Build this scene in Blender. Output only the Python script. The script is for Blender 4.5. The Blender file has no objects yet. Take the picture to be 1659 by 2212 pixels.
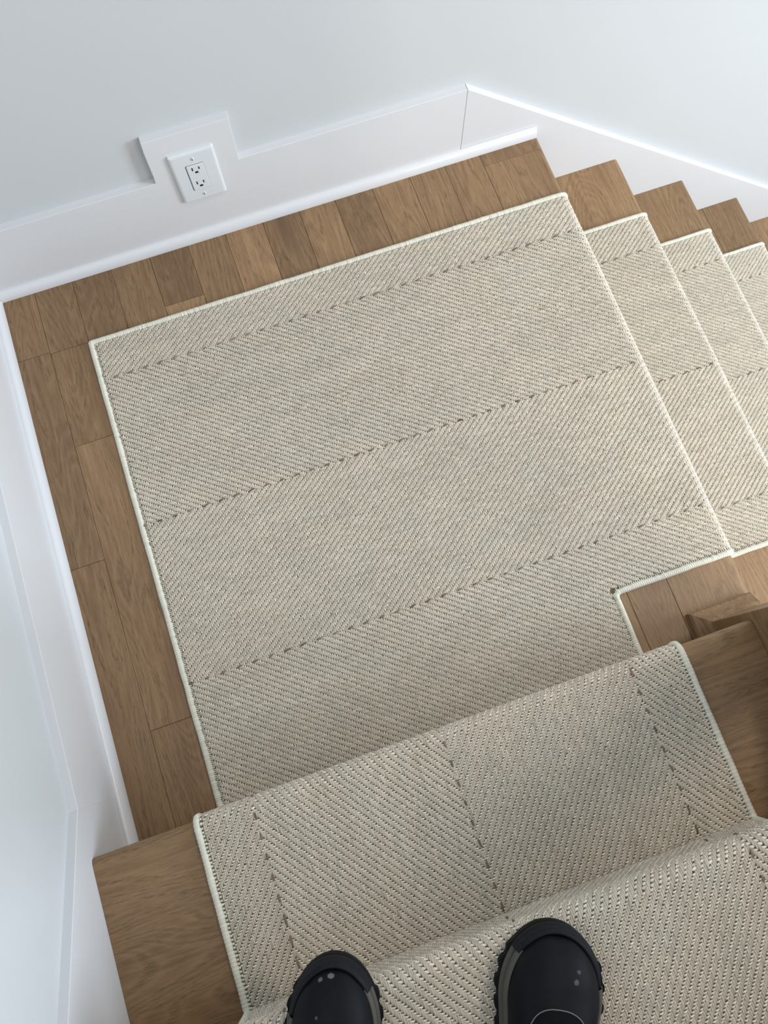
import bpy, bmesh, math, random
import numpy as np
from mathutils import Matrix, Vector

rng = np.random.default_rng(7)
random.seed(7)
scene = bpy.context.scene
C = scene.collection

# ------------------------------------------------------------------ camera
F_PX, W_PX, H_PX = 1687.7, 1659.0, 2212.0
CAM = (0.4948, -1.0327, 1.4603)
R_ROWS = ((0.9442991, -0.3289249, -0.0103740),
          (-0.3215724, -0.9155749, -0.2414827),
          (0.0699315, 0.2313678, -0.9703497))          # right, down, forward
cam_d = bpy.data.cameras.new('camera')
cam = bpy.data.objects.new('camera', cam_d)
C.objects.link(cam)
r, d, f = (Vector(v) for v in R_ROWS)
m = Matrix((r, -d, -f)).transposed().to_4x4()
m.translation = Vector(CAM)
cam.matrix_world = m
cam_d.sensor_fit = 'VERTICAL'
cam_d.sensor_height = 36.0
cam_d.lens = F_PX / H_PX * 36.0
cam_d.clip_start = 0.02
scene.camera = cam

# ------------------------------------------------------------------ light
world = bpy.data.worlds.new('world')
scene.world = world
world.use_nodes = True
bg = world.node_tree.nodes['Background']
bg.inputs[0].default_value = (0.86, 0.93, 1.0, 1)
bg.inputs[1].default_value = 0.66


def area(name, loc, target, sx, sy, power, col):
    l = bpy.data.lights.new(name, 'AREA')
    l.shape = 'RECTANGLE'
    l.size, l.size_y = sx, sy
    l.energy = power
    l.color = col
    o = bpy.data.objects.new(name, l)
    C.objects.link(o)
    o.location = loc
    o.rotation_euler = (Vector(target) - Vector(loc)).to_track_quat('-Z', 'Y').to_euler()
    return o


# daylight from the window to the right, softer light from the room behind, and the stairwell ceiling lamp
area('window_light', (3.9, -1.75, 1.05), (0.2, -0.6, 0.2), 0.95, 1.2, 104, (0.735, 0.865, 1.0))
area('room_light', (2.3, -3.1, 1.3), (0.9, 0.0, 0.2), 1.2, 1.2, 40, (1.0, 0.91, 0.79))
area('ceiling_light', (2.2, -0.8, 2.62), (2.2, -0.8, 0.0), 0.4, 0.4, 20, (1.0, 0.89, 0.75))

vs = scene.view_settings
vs.view_transform = 'Standard'
vs.look = 'None'
vs.gamma = 1.0
vs.use_curve_mapping = False
vs.exposure = 0.0


# ------------------------------------------------------------------ materials
def srgb(r, g, b):
    def c(x):
        x /= 255.0
        return x / 12.92 if x <= 0.04045 else ((x + 0.055) / 1.055) ** 2.4
    return (c(r), c(g), c(b), 1.0)


class NT:
    def __init__(self, name):
        self.m = bpy.data.materials.new(name)
        self.m.use_nodes = True
        self.t = self.m.node_tree
        self.n = self.t.nodes
        self.b = self.n['Principled BSDF']

    def node(self, typ, **kw):
        o = self.n.new(typ)
        for k, v in kw.items():
            setattr(o, k, v)
        return o

    def link(self, a, b):
        self.t.links.new(a, b)

    def val(self, sock, v):
        sock.default_value = v

    def math(self, op, a, b=None, c=None):
        o = self.node('ShaderNodeMath', operation=op)
        for i, x in enumerate((a, b, c)):
            if x is None:
                continue
            if isinstance(x, (int, float)):
                o.inputs[i].default_value = x
            else:
                self.link(x, o.inputs[i])
        return o.outputs[0]

    def mixc(self, fac, a, b, mode='MIX'):
        o = self.node('ShaderNodeMix', data_type='RGBA', blend_type=mode)
        for s, x in ((o.inputs[0], fac), (o.inputs[6], a), (o.inputs[7], b)):
            if isinstance(x, (int, float, tuple)):
                s.default_value = x
            else:
                self.link(x, s)
        return o.outputs[2]

    def noise(self, vec, scale, detail=2.0, rough=0.5, dist=0.0):
        o = self.node('ShaderNodeTexNoise')
        self.link(vec, o.inputs['Vector'])
        o.inputs['Scale'].default_value = scale
        o.inputs['Detail'].default_value = detail
        o.inputs['Roughness'].default_value = rough
        o.inputs['Distortion'].default_value = dist
        return o.outputs[0]

    def ramp(self, fac, stops):
        o = self.node('ShaderNodeValToRGB')
        self.link(fac, o.inputs[0])
        el = o.color_ramp.elements
        while len(el) < len(stops):
            el.new(0.5)
        for e, (p, c) in zip(el, stops):
            e.position = p
            e.color = c
        return o.outputs[0]

    def maprange(self, v, a, b, c, d):
        o = self.node('ShaderNodeMapRange')
        self.link(v, o.inputs[0])
        for i, x in enumerate((a, b, c, d)):
            o.inputs[i + 1].default_value = x
        return o.outputs[0]

    def scaled(self, vec, s):
        o = self.node('ShaderNodeVectorMath', operation='MULTIPLY')
        self.link(vec, o.inputs[0])
        o.inputs[1].default_value = s
        return o.outputs[0]

    def bump(self, hgt, strength, dist):
        o = self.node('ShaderNodeBump')
        o.inputs['Strength'].default_value = strength
        o.inputs['Distance'].default_value = dist
        self.link(hgt, o.inputs['Height'])
        self.link(o.outputs[0], self.b.inputs['Normal'])


def objcoord(nt):
    return nt.node('ShaderNodeTexCoord').outputs['Object']


def mat_wood(name, dark, mid, light, rough=0.42):
    """oak with the grain along the object's local Y; 'seed' and 'tone' are object properties"""
    nt = NT(name)
    oc = objcoord(nt)
    sd = nt.node('ShaderNodeAttribute', attribute_type='OBJECT', attribute_name='seed').outputs['Fac']
    tn = nt.node('ShaderNodeAttribute', attribute_type='OBJECT', attribute_name='tone').outputs['Fac']
    comb = nt.node('ShaderNodeCombineXYZ')
    for i, k in enumerate((3.1, 7.7, 5.3)):
        nt.link(nt.math('MULTIPLY', sd, k), comb.inputs[i])
    add = nt.node('ShaderNodeVectorMath', operation='ADD')
    nt.link(oc, add.inputs[0])
    nt.link(comb.outputs[0], add.inputs[1])
    v = add.outputs[0]
    # cathedral figure: contour lines of a stretched noise field
    big = nt.noise(nt.scaled(v, (1.0, 0.16, 1.0)), 9.0, 1.5, 0.45, 0.25)
    ring = nt.math('SINE', nt.math('MULTIPLY', big, 120.0))
    ring = nt.maprange(ring, -1, 1, 0, 1)
    mid_n = nt.noise(nt.scaled(v, (1.0, 0.045, 1.0)), 170.0, 4.0, 0.7)
    fine = nt.noise(nt.scaled(v, (1.0, 0.05, 1.0)), 1100.0, 2.0, 0.65)
    tone = nt.noise(nt.scaled(v, (1.0, 0.35, 1.0)), 7.0, 1.0, 0.5)
    a = nt.math('ADD', nt.math('MULTIPLY', ring, 0.13), nt.math('MULTIPLY', mid_n, 0.58))
    a = nt.math('ADD', a, nt.math('MULTIPLY', tone, 0.26))
    col = nt.ramp(a, [(0.28, dark), (0.5, mid), (0.72, light)])
    pores = nt.maprange(fine, 0.32, 0.50, 0.78, 1.0)
    line = nt.maprange(ring, 0.72, 1.0, 0.0, 1.0)
    line = nt.math('MULTIPLY', line, nt.maprange(fine, 0.35, 0.62, 0.46, 0.08))
    pores = nt.math('MULTIPLY', pores, nt.math('SUBTRACT', 1.0, line))
    pc = nt.node('ShaderNodeCombineColor')
    for i in range(3):
        nt.link(pores, pc.inputs[i])
    col = nt.mixc(1.0, col, pc.outputs[0], 'MULTIPLY')
    # a few knots and mineral streaks
    vo = nt.node('ShaderNodeTexVoronoi', feature='F1')
    nt.link(nt.scaled(v, (1.0, 0.45, 1.0)), vo.inputs['Vector'])
    vo.inputs['Scale'].default_value = 6.0
    knot = nt.maprange(vo.outputs['Distance'], 0.0, 0.085, 1.0, 0.0)
    knot = nt.math('MULTIPLY', knot, 0.75)
    col = nt.mixc(knot, col, srgb(62, 46, 34))
    st = nt.noise(nt.scaled(v, (1.0, 0.12, 1.0)), 16.0, 2.0, 0.5)
    stk = nt.maprange(st, 0.66, 0.76, 0.0, 0.45)
    col = nt.mixc(stk, col, srgb(84, 68, 54))
    tc = nt.node('ShaderNodeCombineColor')
    for i in range(3):
        nt.link(tn, tc.inputs[i])
    col = nt.mixc(1.0, col, tc.outputs[0], 'MULTIPLY')
    nt.link(col, nt.b.inputs['Base Color'])
    nt.link(nt.maprange(mid_n, 0.3, 0.7, rough - 0.05, rough + 0.10), nt.b.inputs['Roughness'])
    nt.b.inputs['Specular IOR Level'].default_value = 0.35
    nt.bump(nt.math('ADD', nt.math('MULTIPLY', fine, 0.6), mid_n), 0.12, 0.0006)
    return nt.m


def mat_paint(name, col, rough, bump=0.08, scale=260.0, spec=0.5):
    nt = NT(name)
    oc = objcoord(nt)
    n1 = nt.noise(oc, 3.0, 2.0)
    c2 = tuple(x * 0.965 for x in col[:3]) + (1,)
    nt.link(nt.mixc(n1, col, c2), nt.b.inputs['Base Color'])
    nt.b.inputs['Roughness'].default_value = rough
    nt.b.inputs['Specular IOR Level'].default_value = spec
    nt.bump(nt.noise(oc, scale, 2.0), bump, 0.0008)
    return nt.m


def mat_plain(name, col, rough=0.5, metal=0.0, spec=0.5):
    nt = NT(name)
    oc = objcoord(nt)
    n1 = nt.noise(oc, 40.0, 2.0)
    c2 = tuple(x * 0.9 for x in col[:3]) + (1,)
    nt.link(nt.mixc(n1, col, c2), nt.b.inputs['Base Color'])
    nt.b.inputs['Roughness'].default_value = rough
    nt.b.inputs['Metallic'].default_value = metal
    nt.b.inputs['Specular IOR Level'].default_value = spec
    return nt.m


def mat_yarn(name):
    """wool: colour from the per-yarn 'tint' attribute, fine fibres as relief"""
    nt = NT(name)
    at = nt.node('ShaderNodeAttribute', attribute_type='GEOMETRY', attribute_name='tint')
    oc = objcoord(nt)
    fib = nt.noise(oc, 1500.0, 2.0, 0.6)
    fc = nt.maprange(fib, 0.3, 0.7, 0.84, 1.12)
    cc = nt.node('ShaderNodeCombineColor')
    for i in range(3):
        nt.link(fc, cc.inputs[i])
    nt.link(nt.mixc(1.0, at.outputs['Color'], cc.outputs[0], 'MULTIPLY'), nt.b.inputs['Base Color'])
    nt.b.inputs['Roughness'].default_value = 0.92
    nt.b.inputs['Specular IOR Level'].default_value = 0.12
    nt.b.inputs['Sheen Weight'].default_value = 0.12
    nt.b.inputs['Sheen Roughness'].default_value = 0.5
    nt.bump(fib, 0.35, 0.0006)
    return nt.m


M = {}
M['floor'] = mat_wood('oak_floor', srgb(116, 90, 66), srgb(145, 115, 84), srgb(167, 136, 101))
M['tread'] = mat_wood('oak_tread', srgb(117, 91, 65), srgb(146, 116, 84), srgb(168, 137, 101))
M['wall'] = mat_paint('wall_paint', srgb(202, 205, 207), 0.75, 0.10, 180.0, 0.3)
M['trim'] = mat_paint('trim_gloss_paint', srgb(220, 221, 224), 0.28, 0.05, 60.0, 0.5)
M['plate'] = mat_paint('outlet_plastic', srgb(220, 224, 228), 0.25, 0.0, 60.0, 0.5)
M['slot'] = mat_plain('slot_dark', srgb(14, 13, 13), 0.7)
M['screw'] = mat_plain('screw_enamel', srgb(226, 226, 224), 0.3)
M['yarn'] = mat_yarn('wool_yarn')
M['backing'] = mat_plain('carpet_backing', srgb(112, 101, 84), 0.95, 0.0, 0.1)
M['sub'] = mat_plain('subfloor', srgb(60, 47, 36), 0.9)
M['caulk'] = mat_plain('caulk_gap', srgb(120, 118, 115), 0.8)


# ------------------------------------------------------------------ helpers
def link(o, parent=None):
    C.objects.link(o)
    if parent is not None:
        o.parent = parent
    return o


def empty(name, loc=(0, 0, 0), parent=None):
    o = bpy.data.objects.new(name, None)
    o.location = loc
    o.empty_display_size = 0.05
    return link(o, parent)


def tag(o, label=None, cat=None, group=None, kind=None):
    if label:
        o['label'] = label
    if cat:
        o['category'] = cat
    if group:
        o['group'] = group
    if kind:
        o['kind'] = kind
    return o


def from_bm(name, bm, mat, parent=None, loc=(0, 0, 0), smooth=False):
    me = bpy.data.meshes.new(name)
    bmesh.ops.recalc_face_normals(bm, faces=bm.faces)
    bm.to_mesh(me)
    bm.free()
    me.materials.append(mat)
    if smooth:
        me.polygons.foreach_set('use_smooth', [True] * len(me.polygons))
    o = bpy.data.objects.new(name, me)
    o.location = loc
    return link(o, parent)


def np_mesh(name, verts, quads, mat, parent=None, tint=None, smooth=True):
    me = bpy.data.meshes.new(name)
    nv, nq = len(verts), len(quads)
    me.vertices.add(nv)
    me.vertices.foreach_set('co', np.ascontiguousarray(verts, np.float32).ravel())
    me.loops.add(nq * 4)
    me.loops.foreach_set('vertex_index', np.ascontiguousarray(quads, np.int32).ravel())
    me.polygons.add(nq)
    me.polygons.foreach_set('loop_start', np.arange(0, nq * 4, 4, dtype=np.int32))
    me.polygons.foreach_set('use_smooth', np.full(nq, smooth))
    me.update(calc_edges=True)
    if tint is not None:
        a = me.attributes.new('tint', 'FLOAT_COLOR', 'POINT')
        t = np.ones((nv, 4), np.float32)
        t[:, :3] = tint
        a.data.foreach_set('color', t.ravel())
    me.materials.append(mat)
    me.validate()
    o = bpy.data.objects.new(name, me)
    return link(o, parent)


def extrude(name, pts, axis, a, b, mat, parent=None, bevel=0.0, smooth=False, loc=(0, 0, 0)):
    """polygon pts (2D) extruded along axis from a to b. axis 'x': pts=(y,z); 'y': (x,z); 'z': (x,y)"""
    bm = bmesh.new()

    def P(p, t):
        return {'x': (t, p[0], p[1]), 'y': (p[0], t, p[1]), 'z': (p[0], p[1], t)}[axis]
    va = [bm.verts.new(P(p, a)) for p in pts]
    vb = [bm.verts.new(P(p, b)) for p in pts]
    bm.faces.new(va)
    bm.faces.new(vb[::-1])
    n = len(pts)
    for i in range(n):
        bm.faces.new((va[i], va[(i + 1) % n], vb[(i + 1) % n], vb[i]))
    bmesh.ops.recalc_face_normals(bm, faces=bm.faces)
    if bevel:
        bmesh.ops.bevel(bm, geom=bm.edges[:], offset=bevel, segments=2, affect='EDGES', profile=0.6)
    return from_bm(name, bm, mat, parent, loc, smooth)


plank_cache = {}
plank_n = [0]


def plank(name, cx, cy, ztop, w, L, thick, mat, parent, tone=1.0, along='y', seed=None):
    """a board with eased top edges: width w, length L along its local Y"""
    key = (round(w, 4), round(L, 4), thick, mat.name)
    me = plank_cache.get(key)
    if me is None:
        e = 0.0008
        g = 0.0002
        hw, hl = w / 2 - g, L / 2 - g
        vs_, fs = [], []
        for (x, y, z) in ((hw, hl, -thick), (hw, hl, -e), (hw - e, hl - e, 0)):
            for sx, sy in ((-1, -1), (1, -1), (1, 1), (-1, 1)):
                vs_.append((sx * x, sy * y, z))
        for k in (0, 4):
            for i in range(4):
                j = (i + 1) % 4
                fs.append((k + i, k + j, k + 4 + j, k + 4 + i))
        fs.append((8, 9, 10, 11))
        fs.append((3, 2, 1, 0))
        me = bpy.data.meshes.new(name)
        me.from_pydata(vs_, [], fs)
        me.materials.append(mat)
        plank_cache[key] = me
    o = bpy.data.objects.new(name, me)
    o.location = (cx, cy, ztop)
    if along == 'x':
        o.rotation_euler = (0, 0, math.pi / 2)
    plank_n[0] += 1
    o['seed'] = float(plank_n[0] * 0.731 if seed is None else seed)
    o['tone'] = float(tone)
    return link(o, parent)


# ------------------------------------------------------------------ dimensions (metres)
XN = 1.1944            # landing nosing
RUN, RISE = 0.2512, 0.1909      # lower flight
Y1 = -1.0948           # nosing of the first upper step
H = 0.1835             # its height
URUN = 0.2500
Y2 = Y1 - URUN
OVER = 0.030           # nosing overhang
TH = 0.028             # tread thickness
WALL_Y, FACE_Y = 0.028, 0.013
WALL_X, FACE_X = -0.028, -0.013
BASE_H = 0.188

# ------------------------------------------------------------------ walls
wb = extrude('wall_back', [(-0.30, -1.3), (5.2, -1.3), (5.2, 2.7), (-0.30, 2.7)], 'y', WALL_Y, WALL_Y + 0.12, M['wall'])
tag(wb, 'plain off-white painted wall above the baseboard with the outlet', 'wall', kind='structure')
wl = extrude('wall_left', [(WALL_Y, -0.3), (WALL_Y, 2.7), (-3.2, 2.7), (-3.2, -0.3)], 'x', WALL_X - 0.12, WALL_X, M['wall'])
tag(wl, 'plain white painted wall beside the landing and upper steps', 'wall', kind='structure')

cl = extrude('ceiling', [(WALL_X - 0.12, -3.2), (3.3, -3.2), (3.3, WALL_Y + 0.12), (WALL_X - 0.12, WALL_Y + 0.12)], 'z', 2.70, 2.80, M['wall'])
tag(cl, 'plain white ceiling over the stairwell', 'ceiling', kind='structure')

# baseboards and sloping skirts
XB = 1.0166
SL = -0.745
bb = extrude('baseboard_back', [(WALL_X, 0.0), (XB, 0.0), (XB, BASE_H), (WALL_X, BASE_H)], 'y', FACE_Y, WALL_Y + 0.004, M['trim'], bevel=0.0012)
tag(bb, 'white painted baseboard behind the landing, with the outlet block', 'baseboard', kind='structure')
# block behind the outlet: its left edge is slightly bowed, as cut
blk = [(0.5535, BASE_H), (0.5555, 0.2945), (0.3950, 0.2945), (0.3932, 0.270), (0.3925, 0.235), (0.3918, 0.205), (0.3905, BASE_H)]
extrude('outlet_block', blk, 'y', FACE_Y - 0.0004, WALL_Y + 0.004, M['trim'], bb, bevel=0.0010)


def quarter(n=22, d=0.0135, hgt=0.0215):
    return [(0, 0)] + [(d * math.cos(t), hgt * math.sin(t)) for t in np.linspace(0, math.pi / 2, n)]


q = quarter()
extrude('quarter_round', [(FACE_Y - a, b) for a, b in q], 'x', 0.0, XN - 0.004, M['trim'], bb, smooth=False)
bl = extrude('baseboard_left', [(FACE_Y, 0.0), (FACE_Y, BASE_H), (-1.02, BASE_H), (-1.02, 0.0)], 'x', WALL_X - 0.004, FACE_X, M['trim'], bevel=0.0012)
tag(bl, 'white painted baseboard along the left side of the landing', 'baseboard', kind='structure')
extrude('quarter_round', [(FACE_X + a, b) for a, b in q], 'y', 0.0, -1.122, M['trim'], bl)

xe = 2.75
sk = extrude('trim_1', [(XB + 0.0008, -0.05), (XB + 0.0008, BASE_H), (xe, BASE_H + SL * (xe - XB)), (xe, -6 * RISE), (xe - 0.25, -6 * RISE),
                        (XN, -0.40)], 'y', FACE_Y + 0.0004, WALL_Y + 0.004, M['trim'], bevel=0.0012)
tag(sk, 'white sloping skirt board descending beside the lower steps', 'skirt board', kind='structure')
ye = -3.15
su = extrude('trim_2', [(-1.0180, 0.0), (-1.0180, BASE_H - 0.0006), (ye, BASE_H - 0.735 * (ye + 1.02)), (ye, BASE_H - 0.735 * (ye + 1.02) - 0.45),
                        (-1.30, 0.0)], 'x', WALL_X - 0.004, FACE_X - 0.0003, M['trim'], bevel=0.0012)
tag(su, 'white sloping skirt board climbing beside the upper steps', 'skirt board', kind='structure')

# ------------------------------------------------------------------ landing floor
fl = extrude('floor', [(WALL_X, -1.125), (XN - OVER, -1.125), (XN - OVER, WALL_Y), (WALL_X, WALL_Y)], 'z', -0.06, -0.019, M['sub'])
tag(fl, 'oak plank floor of the stair landing around the carpet', 'floor', kind='structure')
xs = [-0.016, 0.0672, 0.1478, 0.2318, 0.3160, 0.4000, 0.4820, 0.5645, 0.6460, 0.7265, 0.8110, 0.8960, 0.9770, 1.0580]
cuts = [[-0.142, -0.596], [-0.146, -0.357, -0.93], [-0.52], [-0.33, -0.85], [-0.121, -0.64], [-0.47], [-0.25, -0.77], [-0.58],
        [-0.36], [-0.22, -0.82], [-0.50], [-0.30], [-0.62]]
tones = [[.98, .88, .96], [.90, .98, 1.06, 1.0], [.80, 1.0], [.92, .95, 1.0], [.86, 1.25, .95], [.98, 1.0], [1.22, .95, 1.0], [.86, 1.0],
         [1.12, 1.0], [.94, 1.05, 1.0], [1.14, 1.0], [1.02, 1.02], [1.12, 1.0]]
for i in range(len(xs) - 1):
    ed = [0.012] + cuts[i] + [-1.124]
    for j in range(len(ed) - 1):
        plank('plank', (xs[i] + xs[i + 1]) / 2, (ed[j] + ed[j + 1]) / 2, 0.0, xs[i + 1] - xs[i], ed[j] - ed[j + 1], 0.019, M['floor'], fl,
              tones[i][j % len(tones[i])])


def nosing_profile(w, thick=TH, rad=0.010, n=5):
    """(s,z) profile: back at s=-w, rounded front at s=0, top at z=0"""
    p = [(-w, -thick), (-w, 0.0)]
    p += [(-rad + rad * math.sin(t), -rad + rad * math.cos(t)) for t in np.linspace(0, math.pi / 2, n)]
    p += [(-rad + rad * math.cos(t), -thick + rad - rad * math.sin(t)) for t in np.linspace(0, math.pi / 2, n)]
    return p


def nosing_board(name, x_front, ya, yb, z, w, parent, mat, tone):
    """board along Y whose rounded edge faces +X"""
    yc = (ya + yb) / 2
    o = extrude(name, nosing_profile(w), 'y', ya - yc, yb - yc, mat, None, loc=(x_front, yc, z))
    o.parent = parent
    plank_n[0] += 1
    o['seed'] = plank_n[0] * 0.731
    o['tone'] = tone
    return o


nosing_board('nosing_plank', XN, -0.030, -1.124, 0.0, XN - 1.0584, fl, M['floor'], 1.02)
nosing_board('nosing_plank', XN, 0.012, -0.0296, 0.0, XN - 1.0584, fl, M['floor'], 0.96)

# hall floor at the foot of the lower flight
lf = extrude('floor', [(-0.3, -4.2), (5.2, -4.2), (5.2, WALL_Y + 0.1), (-0.3, WALL_Y + 0.1)], 'z', -6 * RISE - 0.05, -6 * RISE, M['floor'])
lf['seed'] = 3.3
lf['tone'] = 1.0
tag(lf, 'oak floor of the hall below, at the foot of the lower steps', 'floor', kind='structure')

# ------------------------------------------------------------------ lower flight
ls = empty('staircase', (XN, -0.5, -RISE))
tag(ls, 'oak steps going down to the right from the landing', 'staircase')
LIV = Matrix.Translation(Vector((-XN, 0.5, RISE)))


def keep(o, parent):
    """parent without moving (parents are pure translations)"""
    o.parent = parent
    o.location = Vector(o.location) - Vector(parent.location)
    return o


NLOW = 5
splits = {1: [0.086], 2: [], 3: [0.082, 0.165], 4: [0.09], 5: []}
ltone = {1: [1.02, 1.10], 2: [0.96], 3: [1.12, 1.02, 0.84], 4: [1.12, 1.0], 5: [1.0]}
for k in range(1, NLOW + 1):
    z = -k * RISE
    xf = XN + k * RUN
    xb = xf - RUN - OVER
    rs = extrude('riser', [(xb - 0.018, z), (xb, z), (xb, z + RISE - TH - (0.0 if k > 1 else 0.0)), (xb - 0.018, z + RISE - TH)], 'y', -1.16, FACE_Y, M['tread'])
    rs['seed'] = 40.3 + k
    rs['tone'] = 1.0
    keep(rs, ls)
    ed = [xb + s for s in splits[k]]
    lo = [xb] + ed
    for j in range(len(ed)):
        o = plank('tread_plank', (lo[j] + ed[j]) / 2, (-1.16 + FACE_Y) / 2, z, ed[j] - lo[j], 1.16 + FACE_Y, TH, M['tread'], None, ltone[k][j])
        keep(o, ls)
    o = nosing_board('nosing_plank', xf, FACE_Y, -1.16, z, xf - lo[-1] - 0.0003, None, M['tread'], ltone[k][-1])
    keep(o, ls)
st = extrude('stringer', [(XN - 0.04, -TH - 0.02), (XN + NLOW * RUN, -NLOW * RISE - TH - 0.02), (XN + NLOW * RUN, -NLOW * RISE - 0.25), (XN - 0.04, -0.30)],
             'y', -1.185, -1.161, M['tread'])
st['seed'] = 77.0
st['tone'] = 0.9
keep(st, ls)

# ------------------------------------------------------------------ upper flight (boards run along X)
us = empty('staircase', (0.5, -1.2, 0.0))
tag(us, 'oak steps rising from the near side of the landing', 'staircase')
XR = 1.0895
for k in range(1, 9):
    z = k * H
    yf = Y1 - (k - 1) * URUN
    # rotate: local Y along world -X ... nosing faces +Y
    prof = nosing_profile(URUN + OVER)
    L = XR - FACE_X
    bm = bmesh.new()
    va = [bm.verts.new((-s, -L / 2, zz)) for s, zz in prof]
    vb = [bm.verts.new((-s, L / 2, zz)) for s, zz in prof]
    bm.faces.new(va)
    bm.faces.new(vb[::-1])
    n = len(prof)
    for i in range(n):
        bm.faces.new((va[i], va[(i + 1) % n], vb[(i + 1) % n], vb[i]))
    t = from_bm('tread', bm, M['tread'], None, ((FACE_X + XR) / 2, yf, z))
    t.rotation_euler = (0, 0, -math.pi / 2)
    t['seed'] = 11.37 + k * 2.3
    t['tone'] = 0.92
    keep(t, us)
    rs = extrude('riser', [(yf - OVER, z - H), (yf - OVER, z - TH), (yf - OVER - 0.018, z - TH), (yf - OVER - 0.018, z - H)], 'x', FACE_X, XR, M['tread'])
    rs['seed'] = 60.3 + k
    rs['tone'] = 0.95
    keep(rs, us)
ys_ = Y1 - 0.0785
sg = extrude('stringer', [(ys_, -0.02), (ys_, H + 0.10), (ys_ - 1.9, H + 0.10 + 0.734 * 1.9), (ys_ - 1.9, H + 0.734 * 1.9 - 0.30), (ys_ - 0.3, -0.02)], 'x', XR + 0.0005, XR + 0.026,
             M['tread'])
sg['seed'] = 81.0
sg['tone'] = 0.9
keep(sg, us)

# ------------------------------------------------------------------ newel post with a mitred base moulding
PX, PY, PW = 1.0903, -1.0823, 0.090
nw = empty('newel_post', (PX + PW / 2, PY - PW / 2, 0))
tag(nw, 'square oak newel post with a base moulding at the landing corner', 'newel post')
o = extrude('post', [(PX, PY - PW), (PX + PW, PY - PW), (PX + PW, PY), (PX, PY)], 'z', 0.0, 1.05, M['tread'], None, bevel=0.002)
o['tone'] = 0.95
o['seed'] = 91.0
keep(o, nw)
o = extrude('post_cap', [(PX - .012, PY - PW - .012), (PX + PW + .012, PY - PW - .012), (PX + PW + .012, PY + .012), (PX - .012, PY + .012)], 'z', 1.0505, 1.075, M['tread'], None,
            bevel=0.004)
o['tone'] = 1.0
o['seed'] = 93.0
keep(o, nw)
# moulding profile (outward d, height z), swept round the sides that show
mp = [(0.0, 0.0), (0.026, 0.0), (0.026, 0.012), (0.0235, 0.017), (0.0185, 0.020), (0.0125, 0.0255), (0.007, 0.033), (0.0, 0.036)]
sides = [((PX, -1.124), (PX, PY), (-1, 0)), ((PX, PY), (PX + PW, PY), (0, 1))]
for (p0, p1, nrm) in sides:
    bm = bmesh.new()
    ra, rb = [], []
    for dd, zz in mp:
        ax, ay = p0[0] + nrm[0] * dd, p0[1] + nrm[1] * dd
        bx, by = p1[0] + nrm[0] * dd, p1[1] + nrm[1] * dd
        if nrm == (-1, 0):
            by += dd
        else:
            ax -= dd
            bx += 0.008
        ra.append(bm.verts.new((ax, ay, zz)))
        rb.append(bm.verts.new((bx, by, zz)))
    bm.faces.new(ra)
    bm.faces.new(rb[::-1])
    for i in range(len(mp)):
        j = (i + 1) % len(mp)
        bm.faces.new((ra[i], ra[j], rb[j], rb[i]))
    o = from_bm('base_moulding', bm, M['floor'], None)
    o['tone'] = 1.05
    o['seed'] = 95.0 + nrm[0]
    keep(o, nw)

# ------------------------------------------------------------------ wall outlet
OX, OZ = 0.4708, 0.1822
ot = empty('wall_outlet', (OX, FACE_Y, OZ))
tag(ot, 'white double electrical outlet with an oversized plate on the baseboard block', 'outlet')


def rbox(w, hh, d0, d1, r=0.003, inset=0.0, n=4, rim=None):
    """rounded rectangle pillow in XZ, from y=d0 (back) to y=d1 (front, -y side); rim = rounding of the front edge"""
    bm = bmesh.new()
    rim = rim or min(abs(d1 - d0) * 0.8, 0.004)
    loops = []
    lv = [(0.0, d0)] + [(rim * 1.6 * (1 - math.cos(t)), d1 + (1 if d0 > d1 else -1) * rim * (1 - math.sin(t))) for t in np.linspace(0, math.pi / 2, 5)]
    for ins, y in lv:
        loop = []
        for sx, sz, a0 in ((1, 1, 0), (-1, 1, 90), (-1, -1, 180), (1, -1, 270)):
            cx, cz = sx * (w / 2 - r), sz * (hh / 2 - r)
            for i in range(n + 1):
                a = math.radians(a0 + 90 * i / n)
                rr = max(r - ins, 0.0002)
                ex = max(ins - r, 0) if ins > r else 0
                loop.append(bm.verts.new((cx - sx * ex + rr * math.cos(a), y, cz - sz * ex + rr * math.sin(a))))
        loops.append(loop)
    for a, b in zip(loops[:-1], loops[1:]):
        for i in range(len(a)):
            j = (i + 1) % len(a)
            bm.faces.new((a[i], a[j], b[j], b[i]))
    bm.faces.new(loops[-1])
    bm.faces.new(loops[0][::-1])
    return bm


pl = from_bm('cover_plate', rbox(0.0870, 0.1320, -0.0004, -0.0065, 0.004, rim=0.0042), M['plate'], ot)
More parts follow.
